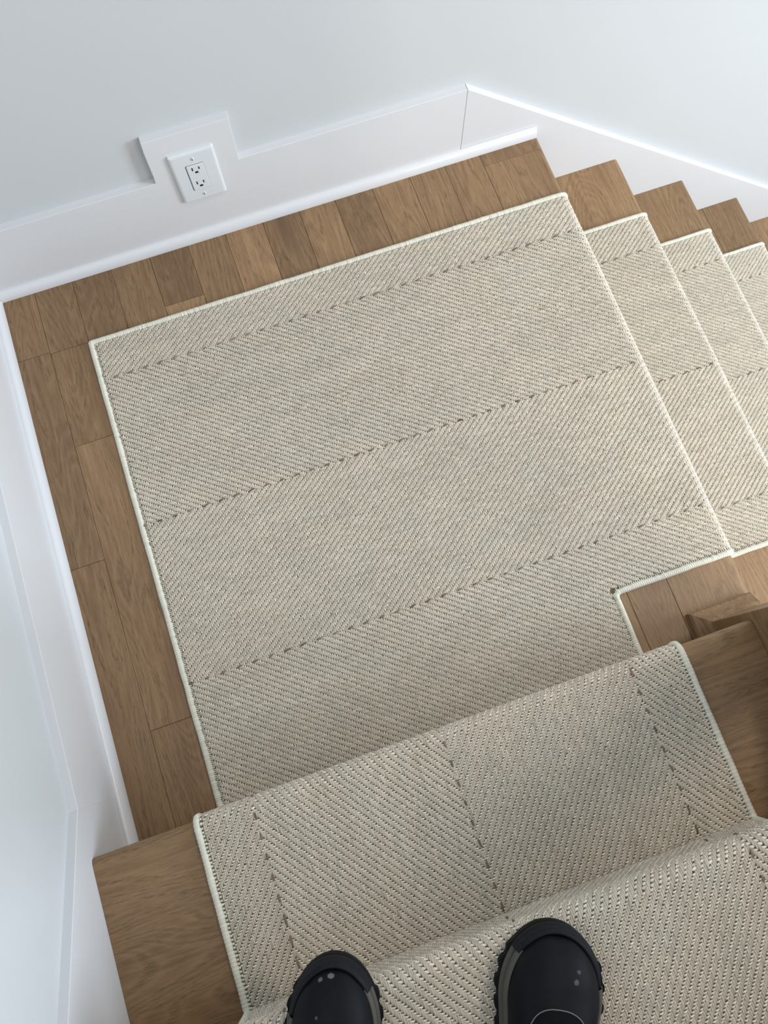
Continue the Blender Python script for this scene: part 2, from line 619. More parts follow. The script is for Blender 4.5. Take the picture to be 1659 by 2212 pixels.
# the opening gap round the receptacle, then the receptacle face
from_bm('gap', rbox(0.0350, 0.0690, -0.0060, -0.00665, 0.002, rim=0.0002), M['slot'], ot)
rc = from_bm('receptacle', rbox(0.0334, 0.0674, -0.0062, -0.0080, 0.0018, rim=0.0010), M['plate'], ot, loc=(0.0004, 0, 0))
for s in (1, -1):
    zc = s * 0.0190 + 0.0010
    for dx, hh in ((-0.0064, 0.0082), (0.0064, 0.0066)):
        from_bm('slot', rbox(0.0024, hh, -0.0075, -0.00815, 0.0003, rim=0.0001), M['slot'], ot, loc=(dx, 0, zc + 0.004))
    bm = bmesh.new()
    pts = [(0.0034 * math.cos(t), 0.0034 * math.sin(t)) for t in np.linspace(0, math.pi, 9)] + [(-0.0034, -0.0016), (0.0034, -0.0016)]
    va = [bm.verts.new((a, -0.0075, b)) for a, b in pts]
    vb = [bm.verts.new((a, -0.00815, b)) for a, b in pts]
    bm.faces.new(vb)
    for i in range(len(pts)):
        j = (i + 1) % len(pts)
        bm.faces.new((va[i], va[j], vb[j], vb[i]))
    from_bm('ground_hole', bm, M['slot'], ot, loc=(0.0, 0, zc - 0.0062))
    bm = bmesh.new()
    bmesh.ops.create_uvsphere(bm, u_segments=14, v_segments=8, radius=0.0036)
    for v in bm.verts:
        v.co.y *= 0.4
    sc = from_bm('screw', bm, M['screw'], ot, loc=(0.0, -0.0066, s * 0.0488), smooth=True)
    from_bm('screw_slot', rbox(0.0009, 0.0062, 0.0, -0.00165, 0.0002, rim=0.0001), M['slot'], sc)

# ------------------------------------------------------------------ carpet runner
T_BACK = 0.0045        # backing thickness
PU = 0.0147            # yarn repeat along the runner
SH = PU / 4
PV = 0.0029            # row pitch across the runner


class Path:
    """polyline in a vertical plane: arc length -> (p, z) and outward normal"""

    def __init__(self, pts):
        P = np.array(pts, float)
        seg = np.linalg.norm(np.diff(P, axis=0), axis=1)
        self.s = np.concatenate([[0], np.cumsum(seg)])
        self.P = P
        t = np.gradient(P, axis=0) / np.maximum(np.linalg.norm(np.gradient(P, axis=0), axis=1, keepdims=True), 1e-9)
        self.N = np.stack([-t[:, 1], t[:, 0]], 1)
        self.L = self.s[-1]

    def at(self, u):
        p = np.interp(u, self.s, self.P[:, 0])
        z = np.interp(u, self.s, self.P[:, 1])
        a = np.interp(u, self.s, self.N[:, 0])
        b = np.interp(u, self.s, self.N[:, 1])
        n = np.maximum(np.hypot(a, b), 1e-9)
        return p, z, a / n, b / n


def step_path(p0, pn, z, drop, end_riser=True, over=OVER, th=TH, soft=0.0):
    """from p0 along a tread at height z to its nosing pn, round it, then down the riser by drop"""
    r1 = 0.012
    pts = [(p, z) for p in np.linspace(p0, pn - r1, max(int((pn - r1 - p0) / 0.012), 3))]
    pts += [(pn - r1 + r1 * math.sin(t), z - r1 + r1 * math.cos(t)) for t in np.linspace(0.12, math.pi / 2, 9)]
    zb = z - th
    pts += [(pn - 0.006 + 0.006 * math.cos(t), zb + 0.006 - 0.006 * math.sin(t)) for t in np.linspace(0.0, math.pi / 2, 6)]
    if end_riser:
        pr = pn - over
        pts += [(pr + 0.010, zb - 0.002), (pr + 0.004, zb - 0.006), (pr, zb - 0.014)]
        zz = np.linspace(zb - 0.03, z - drop + 0.001, 8)
        pts += [(pr, a) for a in zz]
    return Path(pts)


def smooth_noise(u, v, lu, lv, seed):
    """bilinear value noise"""
    g = np.random.default_rng(seed)
    n = 64
    tab = g.random((n, n))
    a, b = u / lu, v / lv
    i, j = np.floor(a).astype(int), np.floor(b).astype(int)
    fa, fb = a - i, b - j
    fa = fa * fa * (3 - 2 * fa)
    fb = fb * fb * (3 - 2 * fb)
    t = lambda x, y: tab[x % n, y % n]
    return (t(i, j) * (1 - fa) + t(i + 1, j) * fa) * (1 - fb) + (t(i, j + 1) * (1 - fa) + t(i + 1, j + 1) * fa) * fb


def lin(r, g, b):
    return np.array(srgb(r, g, b)[:3])


COL_WARP = lin(203, 192, 176)
COL_WEFT = lin(238, 230, 212)
COL_SEAM = lin(134, 116, 99)
COL_BIND = lin(226, 223, 207)


def section(name, runner, path, v0, v1, seams, first_sign, to3, inside=None, u0=0.0, seed=1, umax=None, kind_name='woven_yarn'):
    """one carpet section: backing slab, woven yarns (one stuff mesh). v runs across the runner."""
    umax = path.L if umax is None else umax
    # backing: strip following the path
    us_ = path.s[path.s <= path.L]
    p, z, a, b = path.at(us_)
    if inside is None:
        rects = [(0.0, path.L, v0, v1)]
    else:
        rects = inside['rects']
    V, Q = [], []
    for (ua, ub, va, vb) in rects:
        uu = np.unique(np.concatenate([[ua, ub], us_[(us_ > ua) & (us_ < ub)]]))
        p, z, a, b = path.at(uu)
        lo = np.stack([p + a * 0.0003, z + b * 0.0003], 1)
        hi = np.stack([p + a * T_BACK, z + b * T_BACK], 1)
        base = sum(len(x) for x in V)
        n = len(uu)
        rows = [to3(lo[:, 0], np.full(n, va), lo[:, 1]), to3(hi[:, 0], np.full(n, va), hi[:, 1]),
                to3(hi[:, 0], np.full(n, vb), hi[:, 1]), to3(lo[:, 0], np.full(n, vb), lo[:, 1])]
        V.append(np.concatenate(rows))
        for k in range(4):
            k2 = (k + 1) % 4
            i = np.arange(n - 1)
            Q.append(np.stack([base + k * n + i, base + k * n + i + 1, base + k2 * n + i + 1, base + k2 * n + i], 1))
        Q.append(np.array([[base, base + n, base + 2 * n, base + 3 * n], [base + n - 1, base + 4 * n - 1, base + 3 * n - 1, base + 2 * n - 1]]))
    sec = np_mesh(name, np.concatenate(V), np.concatenate(Q), M['backing'], runner, smooth=False)
    # rows
    vlo = min(rc_[2] for rc_ in rects)
    vhi = max(rc_[3] for rc_ in rects)
    nr = int((vhi - vlo) / PV)
    rv = vlo + (np.arange(nr) + 0.5) * PV
    band = np.searchsorted(np.array(sorted(seams)), rv)
    sg_ = np.where(band % 2 == 0, first_sign, -first_sign)
    shift = np.cumsum(sg_) * SH
    nu = int(umax / PU) + 3
    U = (np.arange(nu)[None, :] - 1) * PU + np.mod(shift, PU)[:, None] + u0
    Vv = np.repeat(rv[:, None], nu, 1)
    S = np.repeat(sg_[:, None], nu, 1)
    U, Vv, S = U.ravel(), Vv.ravel(), S.ravel()
    EDGE = 0.0134          # width covered by the bound edge

    def hi_of(v):
        """right-hand limit of a row (the tongue of the landing piece is shorter)"""
        if inside:
            return np.where(v < CY1 + EDGE, u_n - EDGE, 9.0)
        return np.full(np.shape(v), 9.0)
    lo_u = EDGE if inside else -0.002

    def ok(u, v):
        k = (u > lo_u - 0.0050) & (u < min(path.L, umax)) & (u < hi_of(v) + 0.003)
        if inside:
            return k & (v < CY0 - EDGE) & (v > YT)
        return k & (v > v0 + EDGE) & (v < v1 - EDGE)
    keep_ = ok(U, Vv)
    U, Vv, S = U[keep_], Vv[keep_], S[keep_]
    n = len(U)
    gr = np.random.default_rng(seed)
    jit = gr.normal(0, 1, (n, 4))
    U = U + 0.00022 * gr.normal(0, 1, n)
    Vv = Vv + 0.00009 * gr.normal(0, 1, n)
    # melange colouring along each yarn
    mel = smooth_noise(U + 7.3 * np.round(Vv / PV), Vv, 0.022, PV, seed + 1)
    blot = smooth_noise(U, Vv, 0.09, 0.035, seed + 2)
    hue = smooth_noise(U, Vv, 0.05, 0.02, seed + 3)
    lum = 0.86 + 0.24 * mel + 0.12 * (blot - 0.5) + 0.05 * jit[:, 0]
    warp = COL_WARP[None, :] * lum[:, None]
    warp *= 1 + (hue[:, None] - 0.5) * np.array([0.05, 0.0, -0.03])[None, :]
    weft = COL_WEFT[None, :] * (0.90 + 0.12 * mel + 0.06 * jit[:, 1])[:, None]
    # --- warp floats: two plies, 5 cross points, 4 stations
    L = PU * 0.79
    st_ = np.array([-0.52, -0.24, 0.24, 0.52]) * L
    hs = np.array([-0.0007, 0.0012, 0.0012, -0.0007])
    ws = np.array([0.74, 1.05, 1.05, 0.74])
    cw = np.array([-0.5, -0.26, 0.0, 0.26, 0.5]) * PV
    ch = np.array([-0.0007, 0.0003, 0.0000, 0.0003, -0.0007])
    du = np.repeat(st_[:, None], 5, 1)
    dv = ws[:, None] * cw[None, :]
    dn = hs[:, None] + ch[None, :]
    slant = (-0.08 * S)[:, None, None] + 0.035 * jit[:, 2][:, None, None]
    uu = U[:, None, None] + du[None] * (1 + 0.04 * jit[:, 3])[:, None, None]
    vv = Vv[:, None, None] + dv[None] - slant * du[None]
    uu = np.minimum(np.maximum(uu, lo_u), hi_of(Vv)[:, None, None])
    nn = T_BACK + 0.0012 + dn[None] + 0.00016 * jit[:, 0][:, None, None] + 0 * uu
    p, z, a, b = path.at(np.clip(uu.ravel(), 0, path.L))
    W1 = to3(p + a * nn.ravel(), vv.ravel(), z + b * nn.ravel())
    base = (np.arange(n) * 20)[:, None]
    ii, jj = np.meshgrid(np.arange(3), np.arange(4), indexing='ij')
    q0 = (ii * 5 + jj).ravel()
    Q1 = np.stack([base + q0, base + q0 + 1, base + q0 + 6, base + q0 + 5], 2).reshape(-1, 4)
    ply = np.array([0.90, 1.02, 0.93, 1.05, 0.92])[None, None, :] + 0.035 * gr.normal(0, 1, (n, 1, 5))
    T1 = (np.repeat(warp[:, None, :], 20, 1).reshape(n, 4, 5, 3) * ply[..., None]).reshape(-1, 3)
    # --- weft bits in the gaps between the floats
    ub = U + PU * 0.47
    kb = ok(ub, Vv)
    ub, vb_, jb, wc = ub[kb], Vv[kb], jit[kb], weft[kb]
    nb = len(ub)
    su_ = np.array([-0.5, -0.22, 0.22, 0.5]) * 0.0025
    shh = np.array([-0.0010, 0.0, 0.0, -0.0010])
    sv = np.array([-0.5, 0.0, 0.5]) * 0.0054
    svh = np.array([-0.0007, 0.0005, -0.0007])
    du = np.repeat(su_[:, None], 3, 1) * np.array([0.75, 1.05, 0.75])[None]
    dv = np.repeat(sv[None, :], 4, 0)
    dn = shh[:, None] + svh[None, :]
    uu = ub[:, None, None] + du[None] + 0.16 * dv[None] * S[kb][:, None, None] - 0.0006
    vv = vb_[:, None, None] + dv[None]
    nn = T_BACK + 0.0018 + dn[None] + 0.0002 * jb[:, 1][:, None, None] + 0 * uu
    p, z, a, b = path.at(np.clip(uu.ravel(), 0, path.L))
    W2 = to3(p + a * nn.ravel(), vv.ravel(), z + b * nn.ravel())
    base = (len(W1) + np.arange(nb) * 12)[:, None]
    ii, jj = np.meshgrid(np.arange(3), np.arange(2), indexing='ij')
    q0 = (ii * 3 + jj).ravel()
    Q2 = np.stack([base + q0, base + q0 + 1, base + q0 + 4, base + q0 + 3], 2).reshape(-1, 4)
    T2 = np.repeat(wc, 12, 0)
    y = np_mesh(kind_name, np.concatenate([W1, W2]), np.concatenate([Q1, Q2]), M['yarn'], sec, np.concatenate([T1, T2]))
    y['kind'] = 'stuff'
    # --- darker dashes along the seams
    D, DQ, DT = [], [], []
    off = 0
    for si, sv0 in enumerate(seams):
        for ud in np.arange(0.006, umax, 0.0307) + 0.004 * si:
            if not ok(np.array([ud]), np.array([sv0]))[0]:
                continue
            g = gr.normal(0, 1, 4)
            Ld = 0.0150 * (1 + 0.14 * g[0])
            stt = np.array([-0.5, -0.28, 0, 0.28, 0.5]) * Ld
            wd = np.array([0.15, 0.85, 1.0, 0.85, 0.15])
            hh = np.array([-0.0012, 0.0010, 0.0016, 0.0010, -0.0012])
            du = np.repeat(stt[:, None], 5, 1)
            dv = wd[:, None] * np.array([-0.5, -0.25, 0, 0.25, 0.5])[None] * 0.0036
            dn = hh[:, None] + np.array([-0.0010, 0.0002, 0.0, 0.0002, -0.0010])[None]
            ang = SEAM_ANG * (1 if si % 2 else 1) + 0.06 * g[1]
            u_ = ud + du
            v_ = sv0 + dv + ang * du
            nn = T_BACK + 0.0023 + dn
            p, z, a, b = path.at(np.clip(u_.ravel(), 0, path.L))
            D.append(to3(p + a * nn.ravel(), v_.ravel(), z + b * nn.ravel()))
            ii, jj = np.meshgrid(np.arange(4), np.arange(4), indexing='ij')
            q0 = (ii * 5 + jj).ravel() + off
            DQ.append(np.stack([q0, q0 + 1, q0 + 6, q0 + 5], 1))
            c = COL_SEAM * (0.95 + 0.16 * g[2]) * np.array([1 + 0.05 * g[3], 1, 1 - 0.03 * g[3]])
            DT.append(np.repeat(c[None], 25, 0))
            off += 25
    if D:
        s_ = np_mesh('seam_yarn', np.concatenate(D), np.concatenate(DQ), M['yarn'], sec, np.concatenate(DT))
        s_['kind'] = 'stuff'
        s_['label'] = 'dashes of darker taupe yarn along the chevron seams'
    return sec


SEAM_ANG = 0.2


def binding(parent, path, pts, to3, wid=0.0130, hgt=0.0042, pitch=0.0045, seed=3, side=1):
    """serged cream edge: a cord swept along pts (u,v), ribbed by the overcast stitches, with a chain line inside"""
    g = np.random.default_rng(seed)
    # round the corners
    P = [np.array(p, float) for p in pts]
    out = [P[0]]
    for i in range(1, len(P) - 1):
        rr = 0.006
        d0 = (P[i] - P[i - 1]) / np.linalg.norm(P[i] - P[i - 1])
        d1 = (P[i + 1] - P[i]) / np.linalg.norm(P[i + 1] - P[i])
        a, b = P[i] - d0 * rr, P[i] + d1 * rr
        for t in np.linspace(0, 1, 6):
            out.append((1 - t) ** 2 * a + 2 * t * (1 - t) * P[i] + t * t * b)
    out.append(P[-1])
    out = np.array(out)
    sl = np.concatenate([[0], np.cumsum(np.linalg.norm(np.diff(out, axis=0), axis=1))])
    s = np.arange(0, sl[-1], pitch / 4)
    u = np.interp(s, sl, out[:, 0])
    v = np.interp(s, sl, out[:, 1])
    tu, tv = np.gradient(u), np.gradient(v)
    nrm = np.maximum(np.hypot(tu, tv), 1e-9)
    tu, tv = tu / nrm, tv / nrm
    ou, ov = side * tv, -side * tu         # outward
    n = len(s)
    ph = np.mod(s / pitch, 1.0)
    bump_ = np.array([0.0, 0.75, 1.0, 0.75])[np.round(ph * 4).astype(int) % 4]
    idx = np.floor(s / pitch).astype(int)
    rnd = g.normal(0, 1, idx.max() + 2)[idx]
    wob = smooth_noise(s, s * 0, 0.03, 1.0, seed + 9) - 0.5
    K = 9
    th = np.linspace(0.0, math.pi, K)      # 0 = outer foot, pi = inner foot
    V = np.zeros((n, K, 3))
    c0 = -wid * 0.42
    for k in range(K):
        c, sn = math.cos(th[k]), math.sin(th[k])
        inner = 1.0 + (0.0 if c > 0 else 0.10 * (-c)) * rnd
        rib = 1.0 - 0.10 * (1 - bump_) * (1.0 if c > -0.3 else 2.6)
        off = c0 + 0.5 * wid * c * inner * rib + 0.0010 * wob * (1 if c > 0 else 0.4)
        hh = 0.0008 + (T_BACK + hgt) * sn ** 0.75 * (1 - 0.07 * (1 - bump_)) * (0.98 + 0.02 * rnd)
        if k == K - 1:
            hh = T_BACK * 0.9 + 0 * hh
        uu = u + ou * off
        vv = v + ov * off
        p, z, a, b = path.at(np.clip(uu, 0, path.L))
        # let the section run past the path ends
        ex = np.minimum(uu, 0) + np.maximum(uu - path.L, 0)
        tdir = np.stack([b, -a], 1)
        V[:, k] = to3(p + a * hh + tdir[:, 0] * ex, vv, z + b * hh + tdir[:, 1] * ex)
    ii, kk = np.meshgrid(np.arange(n - 1), np.arange(K - 1), indexing='ij')
    q0 = (ii * K + kk).ravel()
    Q = np.stack([q0, q0 + 1, q0 + K + 1, q0 + K], 1)
    tint = COL_BIND[None, :] * (0.97 + 0.03 * rnd)[:, None] * np.ones((1, 3))
    bnd = np_mesh('edge_binding', V.reshape(-1, 3), Q, M['yarn'], parent, np.repeat(tint, K, 0))
    # chain stitch just inside the cord: one small bead per stitch
    sb = np.arange(pitch / 2, sl[-1], pitch)
    u = np.interp(sb, sl, out[:, 0])
    v = np.interp(sb, sl, out[:, 1])
    tu = np.interp(sb, s, tu)
    tv = np.interp(sb, s, tv)
    ou, ov = side * tv, -side * tu
    m_ = len(sb)
    B, BQ = [], []
    la = np.array([-0.30, 0.0, 0.30]) * pitch
    ca = np.array([-0.5, 0.0, 0.5]) * 0.0034
    for i in range(3):
        for k in range(3):
            off = c0 - wid * 0.50 - 0.0008 + ca[k] * (1.0 if i == 1 else 0.7)
            uu = u + ou * off + tu * la[i]
            vv = v + ov * off + tv * la[i]
            hh = T_BACK + 0.0014 + (0.0009 if i == 1 else 0.0) - (0.0010 if k == 0 else 0.0)
            p, z, a, b = path.at(np.clip(uu, 0, path.L))
            B.append(to3(p + a * hh, vv, z + b * hh))
    B = np.stack(B, 1)
    base = (np.arange(m_) * 9)[:, None]
    q0 = np.array([0, 1, 3, 4])
    BQ = np.stack([base + q0, base + q0 + 1, base + q0 + 4, base + q0 + 3], 2).reshape(-1, 4)
    ch_ = np_mesh('chain_stitch', B.reshape(-1, 3), BQ, M['yarn'], parent, np.repeat(COL_BIND[None] * 0.93, m_ * 9, 0))
    ch_['kind'] = 'stuff'
    return bnd


low3 = lambda p, v, z: np.stack([p, v, z], -1)
upp3 = lambda p, v, z: np.stack([v, p, z], -1)

CX0, CY0, CY1 = 0.1476, -0.1475, -0.9808      # carpet edges on the landing
NX = 0.9600                                    # right edge of its tongue towards the upper steps
YT = Y1 - OVER - 0.001
low_seams = [-0.2421, -0.5597, -0.8740]
up_seams = [0.2430, 0.5535, 0.8710]
UX0, UX1 = 0.1485, 0.9655

rl = empty('carpet_runner', (0, 0, 0))
tag(rl, 'cream herringbone carpet covering the landing and the steps going down to the right', 'carpet runner')
# v is y for the lower runner: sort bands from -y upward
pth = step_path(CX0, XN, 0.0, RISE)
UL = pth.L
u_n = NX - CX0
sec = section('landing_carpet', rl, pth, CY1, CY0, low_seams, -1, low3, seed=11, umax=UL,
              inside={'rects': [(0.0, UL, CY1, CY0), (0.0, u_n, YT, CY1)]})
binding(sec, pth, [(UL, CY0), (0.0, CY0), (0.0, YT)], low3, seed=21, pitch=0.0036, side=1)
binding(sec, pth, [(u_n, YT), (u_n, CY1), (UL, CY1)], low3, seed=22, pitch=0.0040, side=1)
for k in range(1, NLOW):
    x0 = XN + (k - 1) * RUN - OVER + 0.006
    x1 = XN + k * RUN
    pth = step_path(x0, x1, -k * RISE, RISE)
    sec = section('tread_carpet', rl, pth, CY1, CY0, low_seams, -1, low3, seed=30 + k, umax=(pth.L if k < 3 else (x1 - x0) + 0.03), u0=0.004 * k)
    binding(sec, pth, [(pth.L, CY0), (0.0, CY0)], low3, seed=40 + k, pitch=0.0036, side=1)
    binding(sec, pth, [(0.0, CY1), (pth.L, CY1)], low3, seed=50 + k, pitch=0.0040, side=1)

ru = empty('carpet_runner', (0, 0, 0))
tag(ru, 'cream herringbone carpet covering the upper steps where the boots stand', 'carpet runner')
SEAM_ANG = -0.02
for k in (1, 2):
    z = k * H
    yf = Y1 - (k - 1) * URUN
    y0 = yf - URUN - OVER + 0.006
    pth = step_path(y0, yf, z, H)
    sec = section('tread_carpet', ru, pth, UX0, UX1, up_seams, 1, upp3, seed=60 + k, umax=(pth.L if k == 2 else (yf - y0) + 0.035), u0=0.003 * k)
    binding(sec, pth, [(0.0, UX0), (pth.L, UX0)], upp3, seed=70 + k, pitch=0.0056, side=1, wid=0.0125)
    binding(sec, pth, [(pth.L, UX1), (0.0, UX1)], upp3, seed=80 + k, pitch=0.0056, side=1, wid=0.0125)

# ------------------------------------------------------------------ boots
def mat_boot(name, spots):
    nt = NT(name)
    oc = objcoord(nt)
    n1 = nt.noise(oc, 30.0, 3.0, 0.6)
    col = nt.mixc(nt.maprange(n1, 0.45, 0.75, 0.0, 0.6), srgb(7, 9, 14), srgb(20, 21, 25))
    for (x, y, z, r, a) in spots:
        dn = nt.node('ShaderNodeVectorMath', operation='DISTANCE')
        nt.link(oc, dn.inputs[0])
        dn.inputs[1].default_value = (x, y, z)
        wob = nt.math('ADD', dn.outputs['Value'], nt.math('MULTIPLY', nt.math('SUBTRACT', nt.noise(oc, 260.0, 1.0), 0.5), r * 0.9))
        col = nt.mixc(nt.math('MULTIPLY', nt.maprange(wob, r * 0.75, r * 1.1, 1.0, 0.0), a), col, srgb(112, 116, 120))
    nt.link(col, nt.b.inputs['Base Color'])
    nt.b.inputs['Roughness'].default_value = 0.62
    nt.b.inputs['Specular IOR Level'].default_value = 0.16
    nt.bump(nt.noise(oc, 420.0, 2.0), 0.10, 0.0008)
    return nt.m


M['rand'] = mat_plain('boot_rubber', srgb(24, 26, 31), 0.6, 0.0, 0.14)
M['sole'] = mat_plain('boot_outsole', srgb(18, 18, 21), 0.7, 0.0, 0.14)
M['stripe'] = mat_plain('boot_grey_midsole', srgb(84, 82, 76), 0.7, 0.0, 0.14)
M['lining'] = mat_plain('boot_lining', srgb(16, 17, 19), 0.9, 0.0, 0.1)
M['piping'] = mat_plain('boot_piping', srgb(96, 97, 97), 0.6)
M['red'] = mat_plain('lace_red', srgb(190, 44, 50), 0.7)
M['lace'] = mat_plain('lace_pale', srgb(170, 172, 172), 0.7)
BL = 0.300


def boot_halfwidth(y):
    """half width of the sole outline at distance y from the heel"""
    dt = BL - y
    w = np.interp(y, [0.0, 0.045, 0.12, 0.17, 0.215, 0.30], [0.043, 0.043, 0.046, 0.055, 0.0610, 0.0615])
    toe = np.where(dt < 0.080, np.sqrt(np.clip(1 - (1 - dt / 0.080) ** 2, 0, 1)), 1.0)
    heel = np.where(y < 0.045, np.sqrt(np.clip(1 - (1 - y / 0.045) ** 2, 0, 1)), 1.0)
    return w * toe * heel


def boot_outline():
    t = np.linspace(0, math.pi, 90)
    y = BL / 2 * (1 - np.cos(t))
    w = boot_halfwidth(y)
    right = np.stack([w, y], 1)
    left = np.stack([-w, y], 1)[::-1][1:-1]
    P = np.concatenate([right, left])
    # even spacing
    Pc = np.concatenate([P, P[:1]])
    s = np.concatenate([[0], np.cumsum(np.linalg.norm(np.diff(Pc, axis=0), axis=1))])
    q = np.linspace(0, s[-1], 241)[:-1]
    P = np.stack([np.interp(q, s, Pc[:, 0]), np.interp(q, s, Pc[:, 1])], 1)
    T = np.roll(P, -1, 0) - np.roll(P, 1, 0)
    T /= np.linalg.norm(T, axis=1, keepdims=True)
    N = np.stack([T[:, 1], -T[:, 0]], 1)          # outward for this winding
    return P, N, q


def boot_top(y):
    """height of the upper's ridge"""
    dt = np.clip(BL - 0.0072 - y, 0, None)
    z = np.interp(dt, [0.0, 0.06, 0.10, 0.14, 0.18, 0.22, 0.29], [0.066, 0.074, 0.086, 0.106, 0.120, 0.122, 0.118])
    dome = np.sqrt(np.clip(1 - (1 - np.minimum(dt, 0.060) / 0.060) ** 2, 0, 1))
    return 0.024 + (z - 0.024) * dome ** 0.9


def boot_surface(y, th, off=0.0):
    """point of the upper at y and arch angle th (0 = right side, pi = left side)"""
    dt = BL - y
    w = np.maximum(boot_halfwidth(np.clip(y - 0.0, 0, BL)) - 0.0062, 0.0005) + off
    z0 = 0.014
    hh = boot_top(y) - z0 + off
    c, s_ = np.cos(th), np.sin(th)
    return np.stack([w * np.sign(c) * np.abs(c) ** 0.78, y + 0 * th, z0 + hh * s_ ** 0.80], -1)


def closed_grid(nu, nv, wrap_u=False):
    ii, jj = np.meshgrid(np.arange(nu if wrap_u else nu - 1), np.arange(nv - 1), indexing='ij')
    i2 = (ii + 1) % nu
    return np.stack([(ii * nv + jj).ravel(), (ii * nv + jj + 1).ravel(), (i2 * nv + jj + 1).ravel(), (i2 * nv + jj).ravel()], 1)


def tube(pts, rad, k=8):
    pts = np.array(pts, float)
    T = np.gradient(pts, axis=0)
    T /= np.linalg.norm(T, axis=1, keepdims=True)
    up = np.array([0, 0, 1.0])
    A = np.cross(T, up)
    A /= np.maximum(np.linalg.norm(A, axis=1, keepdims=True), 1e-6)
    B = np.cross(A, T)
    a = np.linspace(0, 2 * math.pi, k, endpoint=False)
    V = pts[:, None] + rad * (A[:, None] * np.cos(a)[None, :, None] + B[:, None] * np.sin(a)[None, :, None])
    n = len(pts)
    ii, jj = np.meshgrid(np.arange(n - 1), np.arange(k), indexing='ij')
    j2 = (jj + 1) % k
    Q = np.stack([(ii * k + jj).ravel(), (ii * k + j2).ravel(), ((ii + 1) * k + j2).ravel(), ((ii + 1) * k + jj).ravel()], 1)
    return V.reshape(-1, 3), Q


